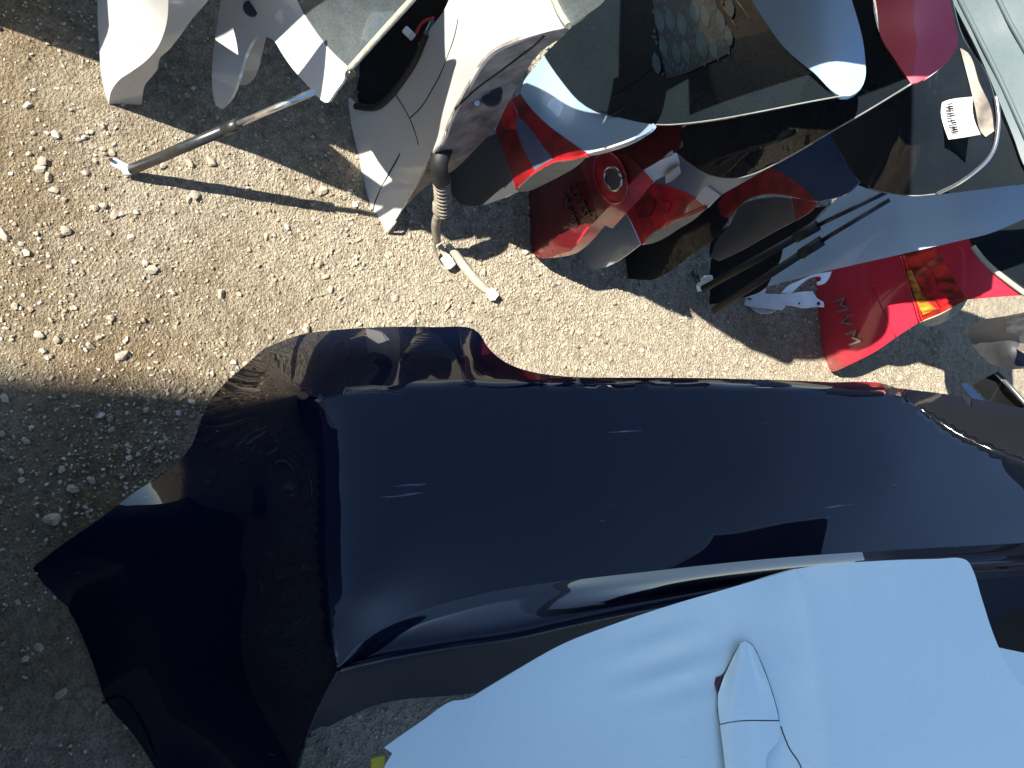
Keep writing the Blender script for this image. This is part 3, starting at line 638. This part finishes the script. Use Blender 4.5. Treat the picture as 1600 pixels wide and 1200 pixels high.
# ---- eighth: pale blue-grey tailgate with grey-green roof edge
b8 = P(1203, 447, 0)
t8 = thing('tailgate', 'slate-blue tailgate side in shade above the red one, with a dusty grey roof edge', 'tailgate', b8, GRP)
def y8(px, py, dy=0): return Y(px, py, 1.36 + dy, .28)
s8 = Surf([y8(1200,447), y8(1225,380), y8(1400,400,.0), y8(1600,342), y8(1600,287), y8(1400,350,-.012), y8(1550,320,-.012), y8(1700,300,.0)])
sheet('panel', ([(1199,447),(1210,425),(1220,405),(1225,380),(1260,355),(1290,330),(1330,280),(1464,270),(1600,255),(1700,240),(1700,300),(1600,342),(1545,365),(1500,376),(1400,399),(1320,417),(1260,431)], s8), M['slate'], t8, 16, .005)
s8f = Surf([y8(1370,298,-.22), y8(1600,286,-.22), y8(1600,150,-.22), y8(1480,0,-.22), y8(1530,200,-.23)])
sheet('window_surround', ([(1330,285),(1365,298),(1430,307),(1464,304),(1530,296),(1600,287),(1700,270),(1700,255),(1604,265),(1584,215),(1555,143),(1526,76),(1500,25),(1484,-10),(1440,-90),(1380,-90),(1400,200)], s8f), M['gl_dust'], t8, 18, .004)
s8s = Surf([y8(1484,0,-.23), y8(1555,143,-.24), y8(1604,265,-.23), y8(1560,60,-.22), y8(1600,140,-.22), y8(1640,0,-.20), y8(1700,200,-.2), y8(1520,40,-.235)])
sheet('roof_edge', ([(1440,-90),(1482,-10),(1500,25),(1526,76),(1555,143),(1584,215),(1604,265),(1640,300),(1720,260),(1720,-90)], s8s), M['teal'], t8, 14, .006)
for ln in (((1495,-10),(1520,40),(1560,120),(1592,190),(1612,235)), ((1545,-30),(1575,30),(1600,75),(1630,130))): tube('drip_moulding', [s8s.pt(x, y, .001) for x, y in ln], .004, M['teal'], t8, 8)
sheet('gap_sheet', ([(1045,432),(1085,400),(1140,352),(1200,335),(1290,322),(1262,352),(1226,380),(1220,405),(1210,425),(1198,448),(1150,468),(1095,474),(1060,455)], Surf([y8(1060,455,.03), y8(1290,322,.03), y8(1198,448,.03)])), M['black'], t8, 14)  # black sheet closing the gap between the tailgates
# two black struts hanging before it
for lab_, pts in (('upper black gas strut slanting before the slate-blue panel', [(1098,452),(1278,352),(1385,300)]), ('lower black gas strut slanting before the slate-blue panel', [(1115,486),(1284,376),(1390,312)])):
    sf = Surf([y8(1100,452,-.06), y8(1284,376,-.06), y8(1390,305,-.06)])
    A, B, C_ = [sf.pt(*p) for p in pts]
    o = thing('gas_strut', lab_, 'strut', A); tube('tube', [A, B], .0085, M['rubber'], o, 14); tube('collar', [A.lerp(B, .82), A.lerp(B, 1.0)], .0115, M['rubber'], o, 14); tube('rod', [B, C_], .0045, M['steel'], o, 10)
bj = thing('strut_end', 'small shaded ball-joint cap on the ground at the foot of the black struts', 'cap', P(1102, 446, 0))
sheet('cap', ([(1088,446),(1092,438),(1104,433),(1114,433),(1115,445),(1111,452),(1090,456)], Surf([Z(1088,446,.02), Z(1104,433,.05), Z(1115,445,.04), Z(1090,456,.01)])), M['silver2'], bj, 6, .006)
tube('pin', [P(1082,425,.03), P(1092,440,.03)], .006, M['steel'], bj, 8)

# ---- ninth: red tailgate with ribbed lamp and letters
b9 = P(1297, 580, 0)
t9 = thing('tailgate', 'bright red tailgate with an amber-red ribbed lamp and chrome letters, half in sun', 'tailgate', b9, GRP)
def y9(px, py, dy=0): return Y(px, py, 1.79 + dy, -.02)
s9 = Surf([y9(1298,581,.02), y9(1250,510,.02), y9(1275,480,-.03), y9(1310,565,-.03), y9(1330,540,-.05), y9(1435,504,-.02), y9(1400,460,-.05), y9(1410,400,-.05), y9(1510,469,.0), y9(1600,462,.04), y9(1500,380,-.03), y9(1880,520,.06), y9(1850,250,.06)])
sheet('panel', ([(1235,470),(1260,400),(1330,380),(1400,370),(1408,400),(1420,446),(1437,503),(1400,527),(1370,548),(1325,571),(1305,580),(1295,581),(1280,573),(1268,555),(1255,522),(1245,495)], s9), M['red'], t9, 9, .005)
sheet('upper_panel', ([(1450,370),(1470,350),(1500,350),(1520,385),(1542,413),(1572,438),(1602,461),(1560,464),(1511,468),(1494,440),(1475,412)], s9), M['red'], t9, 10, .005)
lp = sheet('lamp', ([(1408,400),(1400,370),(1450,365),(1475,412),(1494,440),(1511,468),(1490,478),(1470,489),(1437,503),(1420,446)], s9), M['lens_str'], t9, 9, .004, .003)
sheet('amber_patch', ([(1417,425),(1424,422),(1432,440),(1448,470),(1463,484),(1442,492),(1432,470)], s9), M['amber'], lp, 7, .002, .008)  # yellow-orange reflection in the lamp, put in as a coloured patch
sheet('clear_strip', ([(1442,415),(1450,418),(1466,450),(1484,470),(1470,480),(1458,462),(1448,440)], s9), M['lens'], lp, 7, .002, .008)
for q in ((1407,400,1420,446,1437,503), (1412,399,1425,445,1441,501)): tube('lamp_rib', [s9.pt(q[0], q[1], .006), s9.pt(q[2], q[3], .006), s9.pt(q[4], q[5], .006)], .0018, M['lens'], lp, 6)
s9l = Surf([y9(1435,505,-.02), y9(1472,490,-.01), y9(1511,468,.0), y9(1500,485,.05), y9(1475,503,.06), y9(1450,510,.03)])
sheet('lamp_housing', ([(1435,505),(1470,491),(1490,480),(1512,468),(1500,486),(1476,503),(1452,510)], s9l), M['beige'], t9, 8, .004, -.001)
sheet('glass', ([(1500,350),(1520,385),(1542,413),(1572,438),(1602,461),(1700,492),(1880,520),(1900,360),(1850,250),(1700,280),(1600,310)], s9), M['gl_dust'], t9, 14, .004, -.003)  # unseen far end widened to shade the ground behind
tube('window_seal', [s9.pt(x, y, .002) for x, y in ((1520,385),(1542,412),(1572,437),(1606,462))], .006, M['beige'], t9, 8)
tube('crease', [s9.pt(x, y, -.0008) for x, y in ((1362,445),(1380,485),(1400,527))], .0018, M['wine'], t9, 6)
for ch, p0 in (('M', (1300,468)), ('V', (1309,496)), ('M', (1318,519))):
    letters(ch, s9, p0, (12.5, 30), (27, -9), M['chrome'], t9, 'letter', .003, .004)
tube('peg', [s9.pt(1279,511,.0), s9.pt(1279,511,.006)], [.005, .004], M['white'], t9, 10)
# hinge bracket resting between
hb = thing('hinge_bracket', 'white painted hinge bracket with holes lying before the red tailgate foot', 'bracket', P(1190, 486, 0))
sh = Surf([Y(1160,465,1.50), Y(1287,475,1.62), Y(1222,455,1.56), Y(1200,488,1.53), Y(1300,425,1.66)])
sheet('plate', ([(1158,457),(1165,451),(1180,455),(1190,458),(1240,458),(1250,456),(1270,455),(1276,465),(1287,472),(1288,479),(1270,479),(1256,481),(1242,478),(1229,476),(1222,484),(1203,482),(1185,480),(1170,478),(1163,477),(1160,466)], sh), M['zinc'], hb, 7, .004)
sheet('curved_ear', ([(1170,478),(1186,481),(1203,482),(1215,482),(1208,487),(1195,490),(1182,487)], sh), M['zinc'], hb, 6, .004, -.012)
sheet('hook_arm', ([(1221,457),(1232,446),(1250,438),(1268,430),(1300,424),(1294,437),(1287,443),(1277,445),(1276,441),(1283,438),(1283,432),(1276,431),(1262,436),(1248,447),(1236,458)], sh), M['zinc'], hb, 6, .004, -.01)
sheet('tab', ([(1187,458),(1190,450),(1196,446),(1197,452),(1194,459)], sh), M['zinc'], hb, 5, .004, .001)
for c_ in ((1171,467,4,1.3), (1279,474,2.6,2.6), (1249,474,1.5,1.5)): sheet('hole', (oval(*c_, .1, 12), sh), M['black'], hb, 4, .0005, .002)

# ---- odds and ends at the right edge
h1 = thing('headlamp_shell', 'pale grey plastic lamp shell coloured dark as shade behind the red tailgate, right edge', 'lamp shell', P(1560, 575, 0))
sheet('shell', ([(1512,510),(1535,500),(1570,494),(1640,480),(1640,580),(1600,576),(1575,577),(1548,568),(1526,548),(1515,528)], Surf([Y(1512,510,2.2), Y(1570,494,2.3), Y(1640,580,2.1), Y(1575,577,2.06), Y(1580,540,2.0), Y(1640,500,2.3)])), M['inner'], h1, 12)  # dark trim colour stands in for shade on the pale shell
sheet('pale_insert', ([(1570,494),(1640,480),(1640,550),(1600,552),(1588,545),(1576,530)], Surf([Y(1570,494,2.2), Y(1640,480,2.2), Y(1600,552,1.98)])), M['trim'], h1, 12)  # browner, darker colour used here as shade on the insert
h2 = thing('plastic_clip', 'black angular plastic trim piece between the bumper and the lamp shell', 'trim', P(1550, 612, 0))
sheet('plate', ([(1520,602),(1557,583),(1580,606),(1602,632),(1660,680),(1620,680),(1545,628)], Surf([Z(1520,602,.2), Z(1557,583,.24), Z(1602,632,.3), Z(1545,628,.2)])), M['black'], h2, 10)
sheet('tongue', ([(1503,599),(1512,599),(1545,632),(1530,632)], Surf([Z(1503,599,.2), Z(1512,599,.2), Z(1545,632,.22)])), M['dkblue'], h2, 8)
tube('rib', [P(1557,583,.245), P(1580,606,.28), P(1604,633,.31)], .006, M['dkgrey'], h2, 8)

# ------------------------------------------------------------------ navy bumper
bb = P(120, 960, 0)
nb = thing('bumper', 'large dark navy glossy bumper cover lying face up across the foreground', 'bumper', bb)
backC = [(500,622),(560,613),(620,608),(690,604),(750,601),(830,599),(900,598),(1000,598),(1100,599),(1200,602),(1300,608),(1370,614),(1415,622)]
zb = [.436,.444,.448,.449,.45,.45,.45,.45,.45,.45,.449,.447,.445]
leftC = [(500,622),(501,660),(503,720),(505,800),(504,860),(509,930),(519,1000),(526,1046)]
zl = [.436,.436,.436,.435,.432,.424,.41,.395]
endC = [(1415,622),(1440,641),(1470,663),(1500,682),(1545,702),(1600,723),(1750,775)]
ze = [.445,.445,.445,.444,.442,.438,.42]
sideC = [(526,1046),(555,1010),(595,982),(640,960),(690,943),(780,921),(870,908),(1000,893),(1200,872),(1400,858),(1600,848),(1750,842)]
zs = [.395,.406,.414,.421,.427,.434,.439,.443,.446,.446,.441,.426]
def zz(c_, z_): return [Z(x, y, z) for (x, y), z in zip(c_, z_)]
bC, lC, sC, eC = zz(backC, zb), zz(leftC, zl), zz(sideC, zs), zz(endC, ze)
top_s = Surf(bC + lC + sC + eC + zz([(530,665),(532,720),(533,800),(533,860),(539,930)], [.447,.4475,.447,.444,.435]) + zz([(570,665),(572,720),(573,800),(573,860),(578,925)], [.453,.4545,.454,.451,.441]) + [Z(640,680,.456), Z(640,760,.458), Z(640,850,.454), Z(950,750,.461), Z(1200,740,.462), Z(1400,740,.458), Z(1640,790,.443)], 4e-5)
sil = [(1400,606),(1290,597),(1150,592),(1080,590.5),(1000,590),(950,590),(880,588),(832,581),(790,566),(762,542),(749,521),(740,514),(680,511),(600,511),(520,516),(470,523),(430,537),(412,545)]
zsil = [.41,.415,.42,.42,.42,.42,.415,.405,.38,.345,.32,.31,.30,.29,.27,.25,.235,.23]
silC = zz(sil, zsil)
corner = [(412,545),(425,575),(445,596),(470,612),(500,622)]
coC = zz(corner, [.23,.30,.36,.41,.436])
back_s = Surf(bC + silC + coC + [Z(620,560,.395), Z(740,560,.40), Z(520,570,.37)], 4e-5)
esil = [(1750,668),(1600,638),(1500,619),(1400,606)]
end_s = Surf(eC + zz(esil, [.27,.33,.38,.41]), 4e-5)
fsil = [(412,545),(385,569),(352,598),(331,622),(313,658),(300,694),(268,732),(215,766),(150,815),(92,855),(50,888),(78,925),(114,964),(132,1003),(150,1050),(166,1097)]
zf = [.23,.20,.16,.13,.115,.10,.085,.065,.045,.022,.0,.0,.0,.01,.02,.03]
fC = zz(fsil, zf)
bot = [(166,1097),(210,1150),(260,1230),(460,1230),(476,1160),(500,1100),(526,1046)]
boC = zz(bot, [.03,.05,.08,.2,.25,.32,.395])
rdg = [(425,765),(400,790),(330,845),(240,915),(160,982),(120,972)]
front_s = Surf(fC + coC + lC + boC + zz(rdg[:5], [.30,.275,.19,.10,.035]) + [Z(400,900,.245)], 4e-5)
arcs = [(526,1046),(560,1038),(600,1029),(700,1012),(800,998),(880,980),(1000,955),(1200,920),(1400,900),(1600,890),(1750,884)]
zar = [.395,.397,.400,.406,.412,.417,.421,.426,.428,.426,.418]
arC = zz(arcs, zar)
inU = [(562,1032),(594,1006),(626,988),(666,972),(712,959),(796,940),(884,926),(1008,911),(1206,889),(1403,874),(1600,864),(1750,858)]
zIU = [.386,.390,.396,.404,.411,.419,.424,.428,.431,.431,.426,.411]
inL = [(562,1032),(600,1019),(700,997),(800,980),(880,962),(1000,938),(1200,905),(1400,886),(1600,876),(1750,870)]
zIL = [.386,.388,.394,.400,.405,.409,.414,.416,.414,.406]
iuC, ilC = zz(inU, zIU), zz(inL, zIL)
low = [(1750,940),(1600,950),(1200,1000),(1000,1040),(880,1060),(800,1072),(733,1084),(690,1088),(640,1092),(590,1101),(540,1122),(480,1154),(460,1230)]
zlo = [.30,.29,.25,.20,.17,.15,.14,.13,.12,.11,.09,.07,.03]
loC = [Z(x, y, z) for (x, y), z in zip(low, zlo)]
low_s = Surf(arC + loC + boC[3:])
body = sheet('cover', [(backC + endC[1:] + list(reversed(sideC))[:-1] + list(reversed(leftC))[:-1], top_s),
                (list(reversed(backC))[:-1] + list(reversed(corner))[:-1] + list(reversed(sil)), back_s),
                (endC + esil, end_s),
                (fsil + bot[1:] + list(reversed(leftC))[1:] + list(reversed(corner))[1:-1], front_s)], M['navy'], nb, 11, .004)
def resample(c_, z_, n):
    p = [Vector((x, y, z * 1000)) for (x, y), z in zip(c_, z_)]; d = [0.]
    for i in range(1, len(p)): d.append(d[-1] + math.hypot(p[i].x - p[i - 1].x, p[i].y - p[i - 1].y))
    o = []
    for k in range(n):
        t = d[-1] * k / (n - 1); i = min(max(j for j in range(len(d)) if d[j] <= t + 1e-9), len(p) - 2); f = (t - d[i]) / (d[i + 1] - d[i])
        p0, p1, p2, p3 = p[max(i - 1, 0)], p[i], p[i + 1], p[min(i + 2, len(p) - 1)]; h = d[i + 1] - d[i]
        m1 = (p2 - p0) / max(d[i + 1] - d[max(i - 1, 0)], 1e-6) * h; m2 = (p3 - p1) / max(d[min(i + 2, len(p) - 1)] - d[i], 1e-6) * h
        o.append(p1 * (2*f**3 - 3*f*f + 1) + m1 * (f**3 - 2*f*f + f) + p2 * (-2*f**3 + 3*f*f) + m2 * (f**3 - f*f))
    return o
NL, KL = 120, 7
rows = [resample(c_, z_, NL) for c_, z_ in ((sideC, zs), (inU, zIU), (inL, zIL), (arcs, zar))]
LV, LF = [], []
for a_ in range(3):
    for k in range(KL + (a_ == 2)):
        f = k / KL; q = [rows[max(a_ - 1, 0)], rows[a_], rows[a_ + 1], rows[min(a_ + 2, 3)]]
        for i in range(NL):
            p0, p1, p2, p3 = (q[j][i] for j in range(4)); v = .5 * (2 * p1 + (p2 - p0) * f + (2*p0 - 5*p1 + 4*p2 - p3) * f*f + (-p0 + 3*p1 - 3*p2 + p3) * f**3)
            LV.append(P(v.x, v.y, v.z / 1000))
for j in range(3 * KL):
    for i in range(NL - 1): LF.append((j * NL + i, (j + 1) * NL + i, (j + 1) * NL + i + 1, j * NL + i + 1))
sp_ = mesh_obj('side_recess', LV, LF, M['navy'], nb, True); sm_ = sp_.modifiers.new('thickness', 'SOLIDIFY'); sm_.thickness = .004; sm_.offset = -1
sheet('lower_skirt', (arcs + low + [(476,1160),(500,1100)], low_s), M['navy_dull'], nb, 14, .004, -.002)
tube('lip', [P(160,1098,.03), P(178,1098,.05), P(205,1125,.06), P(240,1180,.07), P(262,1235,.07)], .002, M['navy_dull'], nb, 8)

# ------------------------------------------------------------------ pale door
dr = thing('car_door', 'pale blue-white car door with a pull handle leaning in the bottom right corner', 'car door', P(600, 1168, 0))
crs = [(1244,889),(1256,915),(1266,955),(1276,1020),(1284,1090),(1294,1150),(1306,1240)]
def zd(px, py, dz=0): 
    # leaning plane through three measured points
    return Z(px, py, dz) if False else (px, py, PD.pt2(px, py) )
class Pl:
    def __init__(s, pts): A = np.array([[p[0], p[1], 1] for p in pts]); s.k = np.linalg.solve(A, np.array([p[2] for p in pts]))
    def pt2(s, x, y): return s.k @ np.array([x, y, 1.])
PD = Pl([Z(600,1168,.37), Z(1240,890,.535), Z(1300,1240,.60)])
def D(px, py, off=0.):
    v = PD.pt2(px, py); d = ray(px, py).length; return (px, py, 1 / (1 / v - off / d))
crsC = [D(x, y, .014) for x, y in crs]
d1 = Surf(crsC + [D(600,1168), D(705,1096), D(880,1005), D(1050,945), D(1150,916), D(900,1100,.012), D(1050,1050,.014), D(1150,980,.012), D(800,1240,.008), D(1100,1240,.012), D(1222,930,-.002), D(1240,1040,-.001), D(1255,1140,.0)])
d2 = Surf(crsC + [D(1275,884,-.004), D(1400,875,-.035), D(1512,876,-.065), D(1562,1015,-.08), D(1600,1075,-.085), D(1400,1000,-.03), D(1420,1150,-.03), D(1640,1240,-.085), D(1340,1000,-.010)])
def dent(px, py, p):
    r = math.hypot(px - 1040, (py - 1040) * 1.2); k = math.exp(-(r / 75) ** 2)
    return p + Vector((.1, .5, -.7)) * (.0065 * k * math.sin((px - 1040) * .035 + (py - 985) * .11))
lowE = [(1306,1240),(590,1240),(600,1200),(613,1177),(600,1168),(625,1150),(660,1126),(705,1096),(730,1092),(760,1075),(800,1051),(880,1006),(960,975),(1050,945),(1150,916),(1244,889)]
upE = [(1244,889),(1275,884),(1330,879),(1400,875),(1470,873),(1500,872),(1511,876),(1518,886),(1534,935),(1550,985),(1562,1015),(1577,1047),(1600,1073),(1660,1110),(1660,1240),(1306,1240)]
sheet('panel', [(crs[:-1] + lowE[:-1], d1), (upE[:-1] + list(reversed(crs))[:-1], d2)], M['pale'], dr, 9, .006, fn=dent)
hcap = [(1159,1006),(1168,1003),(1174,1007),(1181,1018),(1195,1050),(1206,1082),(1214,1110),(1217,1125),(1190,1125),(1165,1125),(1145,1127),(1125,1131),(1122,1110),(1122,1085),(1126,1068),(1136,1047),(1149,1020)]
def ridge(lift):
    def f(px, py, p):
        c = 1163 + (py - 1003) * .03; wd = 14 + max(0, min(1, (py - 1003) / 110)) * 44
        e = max(0, 1 - abs(px - c) / wd); return p + (C0 - p).normalized() * (lift * min(1, e * 1.6))
    return f
hd = sheet('handle_cap', (hcap, d1), M['pale'], dr, 6, .004, .003, fn=ridge(.022))
sheet('handle', ([(1125,1133),(1145,1129),(1165,1127),(1190,1127),(1217,1127),(1219,1140),(1215,1160),(1207,1169),(1200,1177),(1196,1196),(1195,1240),(1136,1240),(1132,1190)], d1), M['pale'], dr, 6, .004, .003, fn=ridge(.022))
tube('handle_gap', [d1.pt(x, y, .004) for x, y in hcap + hcap[:1]], .0013, M['rubber'], dr, 5, 1)
tube('handle_gap', [d1.pt(x, y, .006 + .01 * k) for x, y, k in ((1125,1131,0),(1145,1128,.9),(1163,1126,1.3),(1190,1126,.9),(1217,1126,0))], .0014, M['rubber'], dr, 6)
sheet('rust_scar', ([(1149,1022),(1140,1036),(1128,1055),(1119,1058),(1117,1068),(1121,1085),(1122,1098),(1125,1072),(1136,1048)], d1), plain('rust', (.10, .045, .04), .8, 0, .6, 200), dr, 5, .0006, .0035)
tube('recess_shade', [d1.pt(x, y, .0004) for x, y in ((1220,1135),(1226,1152),(1235,1172),(1250,1195),(1262,1235))], .0010, M['rubber'], dr, 5)  # dark line drawn as the shade of the handle cup
yl = thing('yellow_scrap', 'small yellow plastic scrap at the lower left corner of the pale door', 'scrap', P(588, 1192, 0))
block('tag', P(590,1192,.30), (Vector((1,0,0)), Vector((0,1,0)), Vector((0,0,1))), (.02, .022, .004), M['yellow'], yl, .001)

# ---- dark shell and second pale panel at the right edge behind the door
ds = thing('inner_shell', 'dark inner car shell in the gap between navy bumper and pale door', 'car part', P(1560, 960, 0))
sheet('shell', ([(1480,880),(1530,893),(1680,890),(1680,1060),(1540,1020),(1500,960)], Surf([Z(1480,880,.34), Z(1680,890,.35), Z(1680,1060,.2), Z(1540,1020,.2)])), M['black'], ds, 16)
sheet('flange', ([(1520,906),(1600,898),(1690,890),(1690,940),(1600,950),(1550,978),(1530,940)], Surf([Z(1520,906,.40), Z(1690,890,.41), Z(1690,940,.38), Z(1550,978,.36)])), M['navy_dull'], ds, 12)
pd = thing('body_panel', 'pale blue panel corner showing behind the pale door at the right edge', 'car panel', P(1590, 1040, 0))
sheet('panel', ([(1540,1006),(1562,1012),(1600,1020),(1690,1040),(1690,1150),(1600,1110),(1560,1060)], Surf([Z(1540,1006,.40), Z(1690,1040,.42), Z(1560,1060,.40)])), M['pale'], pd, 14, .005)
sheet('inner_face', ([(1562,1060),(1600,1110),(1690,1150),(1690,1200),(1600,1160)], Surf([Z(1562,1060,.38), Z(1690,1150,.36), Z(1600,1160,.30)])), M['white2'], pd, 14, .004)
